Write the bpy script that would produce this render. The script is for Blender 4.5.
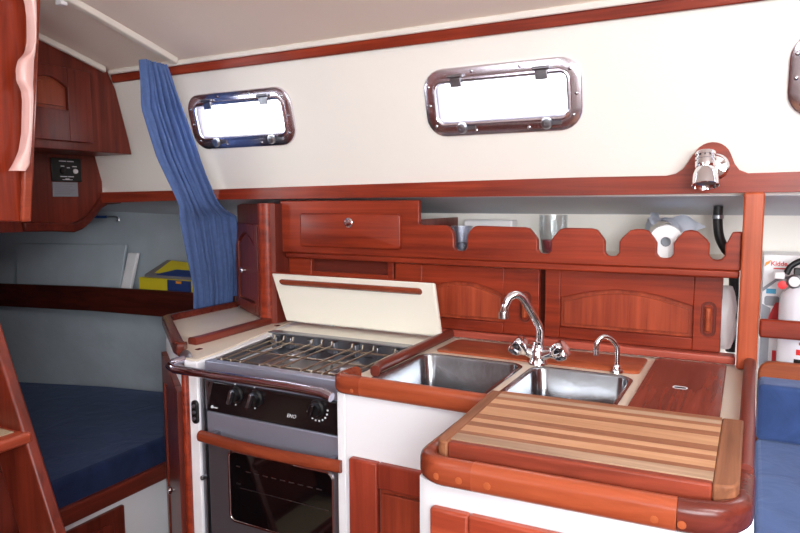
import bpy, bmesh, math, random
from mathutils import Vector, Matrix, noise
random.seed(4)
C = bpy.context.scene.collection
PI = math.pi
V = Vector
for o in list(bpy.data.objects): bpy.data.objects.remove(o)

# ------------------------------------------------------------------ camera
cam = bpy.data.cameras.new('camera'); cam.sensor_width = 36; cam.lens = 29.745
co = bpy.data.objects.new('camera', cam); C.objects.link(co)
A = ((0.883177, -0.043452, 0.467024), (0.469021, 0.091037, -0.878483), (-0.004345, 0.994899, 0.100782))
rot = Matrix(A)
q = rot.to_quaternion(); q.normalize()
co.rotation_mode = 'QUATERNION'; co.rotation_quaternion = q
co.location = (0, 0, 1.32); cam.clip_start = 0.02
bpy.context.scene.camera = co

# ------------------------------------------------------------------ light
sc = bpy.context.scene
sc.view_settings.view_transform = 'Standard'; sc.view_settings.look = 'None'
sc.view_settings.gamma = 1; sc.view_settings.exposure = 0.75
sc.view_settings.use_curve_mapping = False
wd = bpy.data.worlds.new('sky'); sc.world = wd; wd.use_nodes = True
wd.node_tree.nodes['Background'].inputs[0].default_value = (0.93, 0.96, 1.0, 1)
wd.node_tree.nodes['Background'].inputs[1].default_value = 7.0

def area(name, loc, target, sx, sy, power, col=(1, 1, 1)):
    l = bpy.data.lights.new(name, 'AREA'); l.shape = 'RECTANGLE'; l.size = sx; l.size_y = sy
    l.energy = power; l.color = col
    o = bpy.data.objects.new(name, l); C.objects.link(o); o.location = loc
    d = V(target) - V(loc); o.rotation_euler = d.to_track_quat('-Z', 'Y').to_euler()
    return o
area('hatch_daylight', (0.75, 0.15, 1.93), (0.1, 1.5, 0.7), 0.6, 0.6, 12, (0.96, 0.98, 1.0))
area('saloon_flash_fill', (0.7, -0.8, 1.40), (-0.3, 1.5, 1.05), 1.0, 0.7, 23, (0.97, 0.98, 1.0))  # soft frontal light added near the camera, doing the work of a flash
area('companionway_daylight', (-1.0, -0.1, 1.93), (-1.5, 1.0, 1.2), 0.45, 0.45, 2.5, (0.9, 0.94, 1.0))

# ------------------------------------------------------------------ helpers
def F(o, u, v):
    o, u, v = V(o), V(u).normalized(), V(v).normalized(); n = u.cross(v)
    return lambda a, b, c=0: o + u*a + v*b + n*c
W = lambda a, b, c=0: V((a, b, c))
TH = math.radians(15)
SN, CS = math.sin(TH), math.cos(TH)

class MB:
    def __init__(s): s.b = bmesh.new(); s.mi = 0
    def face(s, pts):
        f = s.b.faces.new([s.b.verts.new(V(p)) for p in pts]); f.material_index = s.mi; return s
    def ex(s, pts, vec):
        a = [s.b.verts.new(V(p)) for p in pts]; vec = V(vec)
        c = [s.b.verts.new(V(p)+vec) for p in pts]; n = len(a)
        fs = [s.b.faces.new(a), s.b.faces.new(c[::-1])]
        for i in range(n): fs.append(s.b.faces.new([a[i], c[i], c[(i+1) % n], a[(i+1) % n]]))
        for f in fs: f.material_index = s.mi
        return s
    def box(s, x0, x1, y0, y1, z0, z1, f=W):
        P = [f(x0, y0, z0), f(x1, y0, z0), f(x1, y1, z0), f(x0, y1, z0)]
        T = [f(x0, y0, z1), f(x1, y0, z1), f(x1, y1, z1), f(x0, y1, z1)]
        a = [s.b.verts.new(p) for p in P]; c = [s.b.verts.new(p) for p in T]
        fs = [s.b.faces.new(a[::-1]), s.b.faces.new(c)]
        for i in range(4): fs.append(s.b.faces.new([a[i], a[(i+1) % 4], c[(i+1) % 4], c[i]]))
        for g in fs: g.material_index = s.mi
        return s
    def rings(s, rs, closed=True, cap0=True, cap1=True, wrap=False):
        vs = [[s.b.verts.new(V(p)) for p in r] for r in rs]
        n = len(vs[0]); m = len(vs)
        for i in range(m if wrap else m-1):
            A_, B_ = vs[i], vs[(i+1) % m]
            for j in range(n if closed else n-1):
                k = (j+1) % n
                f = s.b.faces.new([A_[j], A_[k], B_[k], B_[j]]); f.material_index = s.mi
        if not wrap:
            if cap0: s.b.faces.new(vs[0][::-1]).material_index = s.mi
            if cap1: s.b.faces.new(vs[-1]).material_index = s.mi
        return s
    def tube(s, path, r, n=12, cap=True):
        path = [V(p) for p in path]; rs = []
        r_ = r if isinstance(r, (list, tuple)) else [r]*len(path)
        t = (path[1]-path[0]).normalized()
        a = t.orthogonal().normalized()
        for i, p in enumerate(path):
            if i == 0: t = path[1]-path[0]
            elif i == len(path)-1: t = path[-1]-path[-2]
            else: t = (path[i+1]-p).normalized() + (p-path[i-1]).normalized()
            t.normalize(); a = (a - t*a.dot(t)).normalized(); b = t.cross(a)
            rs.append([p + (a*math.cos(q)+b*math.sin(q))*r_[i] for q in [2*PI*k/n for k in range(n)]])
        return s.rings(rs, True, cap, cap)
    def lathe(s, o, axis, prof, n=28, cap0=True, cap1=True):
        o = V(o); t = V(axis).normalized(); a = t.orthogonal().normalized(); b = t.cross(a)
        rs = [[o + t*h + (a*math.cos(q)+b*math.sin(q))*max(r, 1e-4) for q in [2*PI*k/n for k in range(n)]] for r, h in prof]
        return s.rings(rs, True, cap0, cap1)
    def loft(s, f, prof, hw, hh, r, cx=0, cy=0, wrap=False, cap0=False, cap1=False):
        # prof: list of (inset, height)
        rs = []
        for ins, h in prof:
            rs.append([f(cx+x, cy+y, h) for x, y in rrect(hw-ins, hh-ins, max(r-ins, 0.002))])
        return s.rings(rs, True, cap0, cap1, wrap)
    def sweep(s, path, w, h, bev=0.008, z=None, cap=True):
        # horizontal-ish path, rounded rectangle section; path = centre of the base
        path = [V(p) for p in path]; rs = []
        sec = [(x, y+h/2) for x, y in rrect(w/2, h/2, bev, 3)]
        for i, p in enumerate(path):
            if i == 0: t = path[1]-path[0]; k = 1
            elif i == len(path)-1: t = path[-1]-path[-2]; k = 1
            else:
                t1 = (p-path[i-1]).normalized(); t2 = (path[i+1]-p).normalized()
                t = t1+t2; k = 1/max(0.5, (t.normalized()).dot(t1))
            t.normalize(); sd = V((t.y, -t.x, 0)).normalized()
            rs.append([p + sd*x*k + V((0, 0, y)) for x, y in sec])
        return s.rings(rs, True, cap, cap)
    def build(s, name, mats, parent=None, bevel=0, smooth=False, seg=2, kind=None, ang=40):
        b = s.b
        bmesh.ops.recalc_face_normals(b, faces=b.faces)
        mn = V([min(v.co[i] for v in b.verts) for i in range(3)]); mx = V([max(v.co[i] for v in b.verts) for i in range(3)])
        og = V(((mn.x+mx.x)/2, (mn.y+mx.y)/2, mn.z))
        for v in b.verts: v.co -= og
        me = bpy.data.meshes.new(name); b.to_mesh(me); b.free()
        for m in (mats if isinstance(mats, (list, tuple)) else [mats]): me.materials.append(m)
        o = bpy.data.objects.new(name, me); C.objects.link(o)
        wl = og
        if parent is not None:
            o.parent = parent; o.location = wl - V(parent['_w'])
        else: o.location = wl
        o['_w'] = list(wl)
        if bevel:
            md = o.modifiers.new('bevel', 'BEVEL'); md.width = bevel; md.segments = seg; md.limit_method = 'ANGLE'; md.angle_limit = math.radians(35)
            md.harden_normals = False
        if smooth or bevel:
            for p in me.polygons: p.use_smooth = True
            me.set_sharp_from_angle(angle=math.radians(ang))
        if kind: o['kind'] = kind
        return o

def rrect(hw, hh, r, n=6):
    out = []
    r = min(r, hw*0.999, hh*0.999)
    for cx, cy, a0 in ((hw-r, hh-r, 0), (-hw+r, hh-r, PI/2), (-hw+r, -hh+r, PI), (hw-r, -hh+r, 3*PI/2)):
        for k in range(n+1):
            a = a0 + PI/2*k/n
            out.append((cx+r*math.cos(a), cy+r*math.sin(a)))
    return out
def arc(cx, cy, r, a0, a1, n=8, z=None):
    P = [(cx+r*math.cos(math.radians(a0+(a1-a0)*k/n)), cy+r*math.sin(math.radians(a0+(a1-a0)*k/n))) for k in range(n+1)]
    return P if z is None else [(x, y, z) for x, y in P]
def thing(name, label, cat, loc, group=None):
    o = bpy.data.objects.new(name, None); C.objects.link(o); o.location = loc; o.empty_display_size = 0.05
    o['_w'] = list(loc); return tag(o, label, cat, group)
def tag(o, label, cat, group=None, kind=None):
    o['label'] = label; o['category'] = cat
    if group: o['group'] = group
    if kind: o['kind'] = kind
    return o
def text(name, s, size, f, mat, parent=None, ext=0.0004, bold=False, shear=0):
    cu = bpy.data.curves.new(name, 'FONT'); cu.body = s; cu.size = size; cu.extrude = ext; cu.align_x = 'CENTER'; cu.align_y = 'CENTER'
    cu.shear = shear
    if bold: cu.offset = size*0.02
    t = bpy.data.objects.new(name, cu); C.objects.link(t)
    dg = bpy.context.evaluated_depsgraph_get(); dg.update()
    me = bpy.data.meshes.new_from_object(t.evaluated_get(dg)); bpy.data.objects.remove(t)
    for v in me.vertices: v.co = f(v.co.x, v.co.y, v.co.z)
    mb = MB(); mb.b.from_mesh(me)
    for fc in mb.b.faces: fc.material_index = 0
    bpy.data.meshes.remove(me)
    return mb.build(name, mat, parent)

# ------------------------------------------------------------------ materials
def s2l(c): return tuple(((x/255)/12.92 if x/255 <= 0.04045 else ((x/255+0.055)/1.055)**2.4) for x in c) + (1,)
def base(name):
    m = bpy.data.materials.new(name); m.use_nodes = True; nt = m.node_tree
    return m, nt, nt.nodes['Principled BSDF']
def plain(name, c, rough=0.5, metal=0, bump=0, bscale=40, spec=0.5, var=0.06, coat=0, sheen=0, aniso=0, vscale=6):
    m, nt, b = base(name); N = nt.nodes; L = nt.links
    tc = N.new('ShaderNodeTexCoord'); nz = N.new('ShaderNodeTexNoise'); nz.inputs['Scale'].default_value = vscale; nz.inputs['Detail'].default_value = 4
    L.new(tc.outputs['Object'], nz.inputs['Vector'])
    mx = N.new('ShaderNodeMix'); mx.data_type = 'RGBA'
    cc = s2l(c); mx.inputs[6].default_value = tuple(x*(1-var) for x in cc[:3])+(1,); mx.inputs[7].default_value = tuple(min(1, x*(1+var)) for x in cc[:3])+(1,)
    L.new(nz.outputs['Fac'], mx.inputs[0]); L.new(mx.outputs[2], b.inputs['Base Color'])
    b.inputs['Roughness'].default_value = rough; b.inputs['Metallic'].default_value = metal
    b.inputs['Specular IOR Level'].default_value = spec
    b.inputs['Coat Weight'].default_value = coat
    if sheen: b.inputs['Sheen Weight'].default_value = sheen
    if bump:
        n2 = N.new('ShaderNodeTexNoise'); n2.inputs['Scale'].default_value = bscale; n2.inputs['Detail'].default_value = 6
        bp = N.new('ShaderNodeBump'); bp.inputs['Strength'].default_value = bump; bp.inputs['Distance'].default_value = 0.01
        L.new(tc.outputs['Object'], n2.inputs['Vector']); L.new(n2.outputs['Fac'], bp.inputs['Height']); L.new(bp.outputs['Normal'], b.inputs['Normal'])
    return m
def wood(name, c0, c1, axis='X', rough=0.34, k=1.0, contrast=0.27, coat=0.1, blotch=0.35):
    m, nt, b = base(name); N = nt.nodes; L = nt.links
    tc = N.new('ShaderNodeTexCoord'); mp = N.new('ShaderNodeMapping')
    sc_ = {'X': (1.2, 26, 26), 'Y': (26, 1.2, 26), 'Z': (26, 26, 1.2)}[axis]
    mp.inputs['Scale'].default_value = tuple(v*k for v in sc_)
    L.new(tc.outputs['Object'], mp.inputs['Vector'])
    n1 = N.new('ShaderNodeTexNoise'); n1.inputs['Scale'].default_value = 1.6; n1.inputs['Detail'].default_value = 8; n1.inputs['Distortion'].default_value = 0.6
    n1.inputs['Roughness'].default_value = 0.62
    L.new(mp.outputs[0], n1.inputs['Vector'])
    r = N.new('ShaderNodeValToRGB'); r.color_ramp.elements[0].position = 0.5-contrast*0.7; r.color_ramp.elements[1].position = 0.5+contrast*0.7
    r.color_ramp.elements[0].color = s2l(c0); r.color_ramp.elements[1].color = s2l(c1)
    L.new(n1.outputs['Fac'], r.inputs[0])
    n2 = N.new('ShaderNodeTexNoise'); n2.inputs['Scale'].default_value = 5; n2.inputs['Detail'].default_value = 3
    L.new(tc.outputs['Object'], n2.inputs['Vector'])
    mr = N.new('ShaderNodeMapRange'); mr.inputs[1].default_value = 0.3; mr.inputs[2].default_value = 0.7; mr.inputs[3].default_value = 1-blotch*0.5; mr.inputs[4].default_value = 1+blotch*0.4
    L.new(n2.outputs['Fac'], mr.inputs[0])
    mx = N.new('ShaderNodeMix'); mx.data_type = 'RGBA'; mx.blend_type = 'MULTIPLY'; mx.inputs[0].default_value = 1
    L.new(r.outputs[0], mx.inputs[6]); L.new(mr.outputs[0], mx.inputs[7]); L.new(mx.outputs[2], b.inputs['Base Color'])
    b.inputs['Roughness'].default_value = rough; b.inputs['Coat Weight'].default_value = coat; b.inputs['Coat Roughness'].default_value = 0.25
    b.inputs['Specular IOR Level'].default_value = 0.3
    bp = N.new('ShaderNodeBump'); bp.inputs['Strength'].default_value = 0.08; bp.inputs['Distance'].default_value = 0.003
    L.new(n1.outputs['Fac'], bp.inputs['Height']); L.new(bp.outputs[0], b.inputs['Normal'])
    return m
D0, D1 = (104, 30, 15), (162, 61, 34)
WX = wood('mahogany_x', D0, D1, 'X'); WY = wood('mahogany_y', D0, D1, 'Y'); WZ = wood('mahogany_z', D0, D1, 'Z')
WXP = wood('mahogany_panel', (126, 46, 28), (178, 80, 50), 'Z')
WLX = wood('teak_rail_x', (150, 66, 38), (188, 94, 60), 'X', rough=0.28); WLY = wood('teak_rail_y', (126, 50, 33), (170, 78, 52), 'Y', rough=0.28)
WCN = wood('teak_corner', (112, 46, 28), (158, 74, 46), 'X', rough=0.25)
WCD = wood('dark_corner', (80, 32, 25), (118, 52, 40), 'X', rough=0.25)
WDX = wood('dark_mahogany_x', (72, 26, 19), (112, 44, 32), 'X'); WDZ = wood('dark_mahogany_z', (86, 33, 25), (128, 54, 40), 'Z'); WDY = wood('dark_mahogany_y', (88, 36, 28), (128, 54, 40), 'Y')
WB1 = wood('board_tan', (182, 132, 94), (204, 158, 120), 'X', rough=0.55, coat=0, blotch=0.2)
WB2 = wood('board_brown', (132, 82, 56), (168, 112, 80), 'X', rough=0.55, coat=0, blotch=0.3)
WB3 = wood('board_grey', (156, 126, 102), (190, 160, 132), 'X', rough=0.6, coat=0, blotch=0.3)
WBE = wood('board_end', (116, 70, 46), (158, 104, 72), 'Y', rough=0.55, coat=0)
WBF = wood('board_front', (116, 46, 30), (162, 70, 46), 'X', rough=0.5, coat=0)
WIN = wood('inlay_brown', (146, 72, 44), (182, 96, 62), 'X', rough=0.3)
WHB = wood('hatch_brown', (96, 42, 34), (138, 66, 52), 'Y', rough=0.25)
LAM = plain('cream_laminate', (226, 214, 196), 0.3, var=0.02)
LID = plain('cream_lid', (238, 235, 222), 0.35, var=0.02)
WHP = plain('white_panel', (238, 240, 244), 0.3, var=0.015)
CAB = plain('cream_vinyl', (238, 235, 227), 0.6, var=0.02, bump=0.05, bscale=90)
CEIL = plain('headliner', (240, 226, 214), 0.7, var=0.02, bump=0.03, bscale=60)
HULL = plain('hull_liner', (172, 184, 192), 0.75, var=0.14, bump=0.35, bscale=14, vscale=9)
DECKU = plain('deck_liner', (196, 200, 208), 0.6, var=0.05, bump=0.1)
MOLD = plain('molding', (232, 226, 216), 0.4)
SS = plain('stainless', (200, 202, 206), 0.22, 1.0, var=0.08, bump=0.03, bscale=12)
SST = plain('stove_steel', (178, 186, 206), 0.42, 0.75, var=0.08)
SINK = plain('sink_steel', (150, 153, 158), 0.2, 1.0, var=0.35, bump=0.14, bscale=9, vscale=14)
REV = plain('port_sash_grey', (150, 146, 160), 0.45, var=0.05)
SSB = plain('brushed_steel', (150, 152, 158), 0.35, 1.0, var=0.12)
CHR = plain('chrome', (232, 232, 236), 0.06, 1.0, var=0.02)
FRM = plain('polished_frame', (225, 220, 230), 0.22, 1.0, var=0.05)
DSS = plain('oven_steel', (112, 108, 114), 0.38, 0.7, var=0.15)
BLK = plain('black_panel', (26, 20, 22), 0.18, spec=0.5)
BLK2 = plain('black_plastic', (16, 16, 18), 0.4)
RUB = plain('black_rubber', (20, 20, 22), 0.5)
DARK = plain('dark_void', (14, 10, 10), 0.7)
GRY = plain('grey_print', (148, 152, 160), 0.5); LGT = plain('light_print', (222, 226, 230), 0.5)
RED = plain('red_print', (214, 40, 44), 0.45); ORG = plain('orange_print', (240, 150, 40), 0.45); BLUP = plain('cyan_print', (60, 160, 200), 0.45)
YEL = plain('yellow_card', (226, 206, 44), 0.5); NAVY = plain('navy_card', (40, 62, 120), 0.5); CARD = plain('grey_card', (126, 122, 124), 0.6)
WPL = plain('white_plastic', (238, 238, 240), 0.35); WPAPER = plain('tissue_paper', (240, 240, 242), 0.9)
EXW = plain('extinguisher_white', (236, 240, 248), 0.2, coat=0.5)
BUNG = plain('wood_bung', (176, 88, 48), 0.4)
RODB = plain('blue_cord', (30, 70, 130), 0.4)
PINK = plain('red_candle_wax', (186, 84, 92), 0.5)
def cloth(name, c, wr=0.5, sc1=9, sheen=0.5, var=0.18):
    m, nt, b = base(name); N = nt.nodes; L = nt.links
    tc = N.new('ShaderNodeTexCoord')
    n1 = N.new('ShaderNodeTexNoise'); n1.inputs['Scale'].default_value = sc1; n1.inputs['Detail'].default_value = 7; n1.inputs['Distortion'].default_value = 1.5
    L.new(tc.outputs['Object'], n1.inputs['Vector'])
    r = N.new('ShaderNodeValToRGB'); cc = s2l(c)
    r.color_ramp.elements[0].position = 0.35; r.color_ramp.elements[1].position = 0.7
    r.color_ramp.elements[0].color = tuple(x*(1-var) for x in cc[:3])+(1,); r.color_ramp.elements[1].color = tuple(min(1, x*(1+var)) for x in cc[:3])+(1,)
    L.new(n1.outputs['Fac'], r.inputs[0]); L.new(r.outputs[0], b.inputs['Base Color'])
    b.inputs['Roughness'].default_value = 0.9; b.inputs['Sheen Weight'].default_value = sheen; b.inputs['Specular IOR Level'].default_value = 0.15
    b.inputs['Sheen Tint'].default_value = (0.5, 0.65, 1, 1)
    bp = N.new('ShaderNodeBump'); bp.inputs['Strength'].default_value = wr; bp.inputs['Distance'].default_value = 0.01
    L.new(n1.outputs['Fac'], bp.inputs['Height']); L.new(bp.outputs[0], b.inputs['Normal'])
    return m
CUSH = cloth('blue_velour', (55, 77, 124), 0.35); BERTH = cloth('blue_velour_shaded', (30, 42, 76), 0.4, sheen=0.25)  # BERTH: same velour as CUSH, with the berth's shade put into its colour
CURT = cloth('curtain_blue', (86, 110, 160), 0.2, 30, 0.2, 0.08)
def glassm(name, tint=(1, 1, 1, 1), alpha=0.12, rough=0.02):
    m = bpy.data.materials.new(name); m.use_nodes = True; nt = m.node_tree; N = nt.nodes; L = nt.links
    N.remove(N['Principled BSDF']); o = N['Material Output']
    g = N.new('ShaderNodeBsdfGlossy'); g.inputs['Roughness'].default_value = rough; t = N.new('ShaderNodeBsdfTransparent'); t.inputs[0].default_value = tint
    lw = N.new('ShaderNodeLayerWeight'); lw.inputs[0].default_value = 0.3
    mr = N.new('ShaderNodeMapRange'); mr.inputs[3].default_value = alpha*0.4; mr.inputs[4].default_value = min(1, alpha*5)
    L.new(lw.outputs['Facing'], mr.inputs[0])
    mx = N.new('ShaderNodeMixShader'); L.new(mr.outputs[0], mx.inputs[0]); L.new(t.outputs[0], mx.inputs[1]); L.new(g.outputs[0], mx.inputs[2]); L.new(mx.outputs[0], o.inputs[0])
    return m
GLS = glassm('window_glass', alpha=0.06); TUM = glassm('tumbler_glass', (0.9, 0.92, 0.93, 1), 0.12)
OVG = plain('oven_glass', (8, 8, 10), 0.05, spec=0.7)

# ------------------------------------------------------------------ room shell
def ceil_z(y): d = 1.63-y; return 1.768 + 0.29*d - 0.065*d*d
def st(mb, name, mat, **k): return mb.build(name, mat, kind='structure', **k)
mb = MB(); mb.box(-3.6, 1.6, -1.3, 2.3, -0.04, 0); st(mb, 'floor', WDX)
mb = MB()
ys = [1.66-i*0.1 for i in range(31)]
mb.rings([[(-2.3, y, ceil_z(y)), (1.6, y, ceil_z(y)), (1.6, y, ceil_z(y)+0.04), (-2.3, y, ceil_z(y)+0.04)] for y in ys])
st(mb, 'ceiling', CEIL, smooth=True)
# tilted cabin side with openings for the three ports
FT = F((0, 1.735, 1.345), (1, 0, 0), (0, -SN, CS))       # a = x, b = distance up the wall, n = out towards the cabin (cross u,v = (0,-CS,-SN))
WINX = (-1.468, -0.592, 0.268); WB = 0.243
GH, GW = 0.058, 0.18
mb = MB()
xs = [-2.25]
for w in WINX: xs += [w-GW, w+GW]
xs.append(1.6); bs = [-0.02, WB-GH, WB+GH, 0.46]
for i in range(len(xs)-1):
    for j in range(3):
        if j == 1 and i % 2 == 1: continue
        mb.box(xs[i], xs[i+1], bs[j], bs[j+1], -0.04, 0, FT)
st(mb, 'wall_back', CAB)
mb = MB()
fx = [-3.6, -1.35, -0.75, -0.25, 0.35, 0.75, 1.25, 1.6]; fz = [0, 1.38, 1.66, 2.2]
for i in range(7):
    for j in range(3):
        if j == 1 and i % 2 == 1: continue
        mb.box(fx[i], fx[i+1], -1.34, -1.3, fz[j], fz[j+1])
st(mb, 'wall_front', CAB)
mb = MB(); mb.box(1.6, 1.64, -1.3, 2.3, 0, 2.2); st(mb, 'wall_right', WZ)
# outer hull liner: behind the galley shelf, and along the berth
mb = MB(); mb.box(-1.34, 1.6, 2.0, 2.03, 0.5, 1.36); st(mb, 'wall_recess', CAB)
mb = MB()
hp = [(-3.6, 1.60), (-3.2, 1.76), (-2.9, 1.85), (-2.5, 1.975), (-2.2, 2.03), (-1.8, 2.06), (-1.345, 2.07)]
rs = []
for x, y in hp: rs.append([(x, y-0.05, 0.0), (x, y, 0.5), (x, y+0.03, 0.9), (x, y+0.04, 1.34), (x, y+0.09, 1.34), (x, y+0.08, 0.0)])
mb.rings(rs); st(mb, 'wall_hull', HULL, smooth=True)
mb = MB()
mb.ex([(-3.6, 1.74, 1.325), (-3.6, 2.2, 1.235), (-3.6, 2.2, 1.26), (-3.6, 1.74, 1.345)], (5.2, 0, 0)); st(mb, 'ceiling_side_deck', DECKU)
mb = MB(); mb.box(-3.6, -2.23, -1.3, 1.74, 1.335, 1.36); st(mb, 'ceiling_berth', DECKU)
# bulkhead at the aft end: tall panel whose lower edge sweeps up in an S
mb = MB()
pts = [(1.5, ), ]
prof = [(1.05, 1.86), (1.05, 1.215), (1.40, 1.215), (1.50, 1.212), (1.585, 1.205), (1.62, 1.215), (1.65, 1.235), (1.68, 1.262), (1.705, 1.29), (1.735, 1.305), (1.76, 1.31), (1.76, 1.345)]
prof += [(1.722, 1.345)] + [(1.735-s*SN, 1.345+s*CS) for s in (0.05, 0.2, 0.35, 0.44)] + [(1.5, 1.80), (1.3, 1.85)]
mb.ex([(-2.21, y, z) for y, z in prof], (-0.02, 0, 0)); st(mb, 'wall_left', WDZ)
mb = MB(); 
edge = [(1.40, 1.215), (1.50, 1.212), (1.585, 1.205), (1.62, 1.215), (1.65, 1.235), (1.68, 1.262), (1.705, 1.29), (1.735, 1.305), (1.80, 1.31)]
up = [(y-0.006, z+0.034) for y, z in edge]
mb.ex([(-2.195, y, z) for y, z in edge+up[::-1]], (-0.05, 0, 0)); st(mb, 'trim_3', WDX, bevel=0.006)
# dark companionway bulkhead and the far end of the berth tunnel
mb = MB(); mb.box(-1.80, -1.77, -1.3, 1.0, 0, 2.2); st(mb, 'wall_companionway', WDZ)
mb = MB(); mb.box(-1.80, -1.74, -1.3, 1.12, 0, 0.60); st(mb, 'wall_engine_box', WDZ)
mb = MB(); mb.box(-3.6, -1.80, 0.86, 0.89, 0, 1.336); st(mb, 'wall_berth_inboard', DECKU)
mb = MB(); mb.box(-3.64, -3.6, 0.8, 2.2, 0, 1.36); st(mb, 'wall_berth_end', DECKU)
mb = MB(); mb.box(-2.23, -1.801, -1.3, 1.05, 1.6, 2.2); st(mb, 'wall_upper_aft', WDZ)

# ceiling trim, molding
mb = MB(); mb.box(-2.0, 1.6, 0.402, 0.43, 0, 0.012, FT); st(mb, 'trim_1', WX, bevel=0.003)
mb = MB(); mb.box(-2.0, 1.6, 0.43, 0.447, 0, 0.018, FT); st(mb, 'trim_4', MOLD, bevel=0.004)
# the long wooden shelf rail with the hump behind the reading lamp
mb = MB()
top = [(-2.2, 1.352), (-1.7, 1.356), (-1.0, 1.366), (-0.4, 1.374), (-0.185, 1.374), (-0.165, 1.378)]
hump = [(-0.150, 1.388), (-0.138, 1.405), (-0.128, 1.423)] + arc(-0.088, 1.408, 0.041, 160, 20, 10) + [(-0.047, 1.416), (-0.040, 1.398), (-0.030, 1.384), (-0.012, 1.376)]
top2 = [(0.2, 1.378), (1.6, 1.378)]
bot = [(1.6, 1.334), (0.2, 1.334), (-0.4, 1.328), (-1.7, 1.322), (-2.2, 1.312)]
mb.ex([(x, 1.705, z) for x, z in top+hump+top2+bot], (0, 0.035, 0)); st(mb, 'trim_2', WX, bevel=0.007, seg=3)
for k, (x, b) in enumerate(((-1.05, 0.41), (-0.25, 0.41), (-1.62, 0.41))):
    pass

# ------------------------------------------------------------------ port windows
for k, cx in enumerate(WINX):
    f = lambda a, b, c=0, cx=cx: FT(cx+a, WB+b, c)
    w = thing('window_%d' % (k+1), '', '', FT(cx, WB-0.09, 0)); del w['label'], w['category']; w['kind'] = 'structure'
    m = MB(); m.loft(f, [(0, 0), (0.001, 0.006), (0.004, 0.008), (0.026, 0.008), (0.028, 0.011), (0.032, 0.012), (0.036, 0.010), (0.037, -0.04), (0.03, -0.04), (0.0, -0.001)], 0.213, 0.090, 0.056, wrap=True)
    m.build('window_frame', FRM, w, smooth=True, ang=35)
    m = MB(); m.loft(f, [(-0.001, -0.036), (-0.001, 0.004), (0.001, 0.006), (0.004, 0.002), (0.005, -0.022), (0.005, -0.036)], 0.177, 0.054, 0.017, wrap=True)
    m.build('window_sash', REV, w, smooth=True)
    m = MB(); m.box(-0.174, 0.174, -0.051, 0.051, -0.034, -0.029, f); m.build('pane', GLS, w)
    for hx in (-0.115, 0.115):
        m = MB(); m.box(hx-0.016, hx+0.016, 0.040, 0.064, 0.006, 0.016, f); m.tube([f(hx-0.022, 0.068, 0.014), f(hx+0.022, 0.068, 0.014)], 0.005)
        m.build('hinge', SSB, w, bevel=0.002)
        m = MB(); m.lathe(f(hx+0.01, -0.067, 0.006), f(0, 0, 1)-f(0, 0, 0), [(0.006, 0), (0.006, 0.008), (0.014, 0.009), (0.015, 0.016), (0.012, 0.022), (0.005, 0.023), (0.004, 0.020), (0.001, 0.020)], 20)
        m.box(hx+0.012, hx+0.045, -0.073, -0.064, 0.006, 0.013, f)
        m.build('dog_knob', SSB, w, smooth=True)
    for sx, sy in ((-0.198, 0.045), (-0.198, -0.005), (-0.185, -0.06), (-0.07, -0.077), (0.075, -0.077), (-0.07, 0.077), (0.06, 0.077), (0.185, 0.06), (0.199, 0.0), (0.19, -0.052)):
        m = MB(); m.lathe(f(sx, sy, 0.007), f(0, 0, 1)-f(0, 0, 0), [(0.0048, 0), (0.0044, 0.002), (0.0025, 0.0032), (0.0006, 0.0034)], 12)
        m.build('screw', SS, w, smooth=True)

# ------------------------------------------------------------------ curtain track and curtain
t = thing('curtain_track', 'long white curtain track screwed across the headliner above the blue curtain', 'curtain track', (-1.675, 1.40, 1.78))
m = MB()
sec = [(-0.02, 0), (-0.012, -0.016), (0.012, -0.016), (0.02, 0)]
m.rings([[(-1.675+x, y, ceil_z(y)+z) for x, z in sec] for y in (0.9, 1.1, 1.3, 1.5, 1.60)])
m.build('rail', MOLD, t, bevel=0.003)
m = MB(); m.box(-1.70, -1.675, 1.205, 1.225, ceil_z(1.2)-0.03, ceil_z(1.2)-0.001); m.build('end_clip', WPL, t, bevel=0.002)
m = MB()
nz_, ny = 44, 120
def cedge(z):
    # near edge Y, far edge Y, X of the cloth as it drops
    L_ = [(1.77, 1.445, 1.53, -1.655), (1.60, 1.435, 1.60, -1.64), (1.45, 1.47, 1.65, -1.62), (1.335, 1.515, 1.690, -1.60), (1.30, 1.53, 1.72, -1.60), (1.26, 1.545, 1.82, -1.62), (1.1, 1.62, 1.89, -1.67), (1.0, 1.68, 1.93, -1.715), (0.90, 1.71, 1.95, -1.745)]
    for a, b in zip(L_, L_[1:]):
        if z >= b[0]:
            k = (z-b[0])/(a[0]-b[0]); k = max(0, min(1, k)); k = k*k*(3-2*k) if a[0] == 1.30 else k
            return [b[i]+(a[i]-b[i])*k for i in (1, 2, 3)]
    return L_[-1][1:]
rows = []
for i in range(nz_+1):
    z = 1.744 - (1.744-0.90)*i/nz_; y0, y1, x0 = cedge(z); row = []
    for j in range(ny+1):
        u = j/ny; uu = u + 0.03*math.sin(7*u+z*3)
        amp = 0.016*(0.6+0.4*math.sin(3*z+2)) * (1-0.35*u)
        ph = uu*2*PI*7.0
        x = x0 + amp*math.sin(ph) + 0.006*math.sin(ph*2.3+z*6)
        y = y0+(y1-y0)*u + 0.006*math.cos(ph)
        row.append((x, y, z))
    rows.append(row)
m.rings(rows, closed=False, cap0=False, cap1=False)
cur = m.build('curtain', CURT, smooth=True, ang=180)
md = cur.modifiers.new('thick', 'SOLIDIFY'); md.thickness = 0.003
tag(cur, 'blue pleated curtain hanging from the ceiling track beside the left window', 'curtain')

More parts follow.
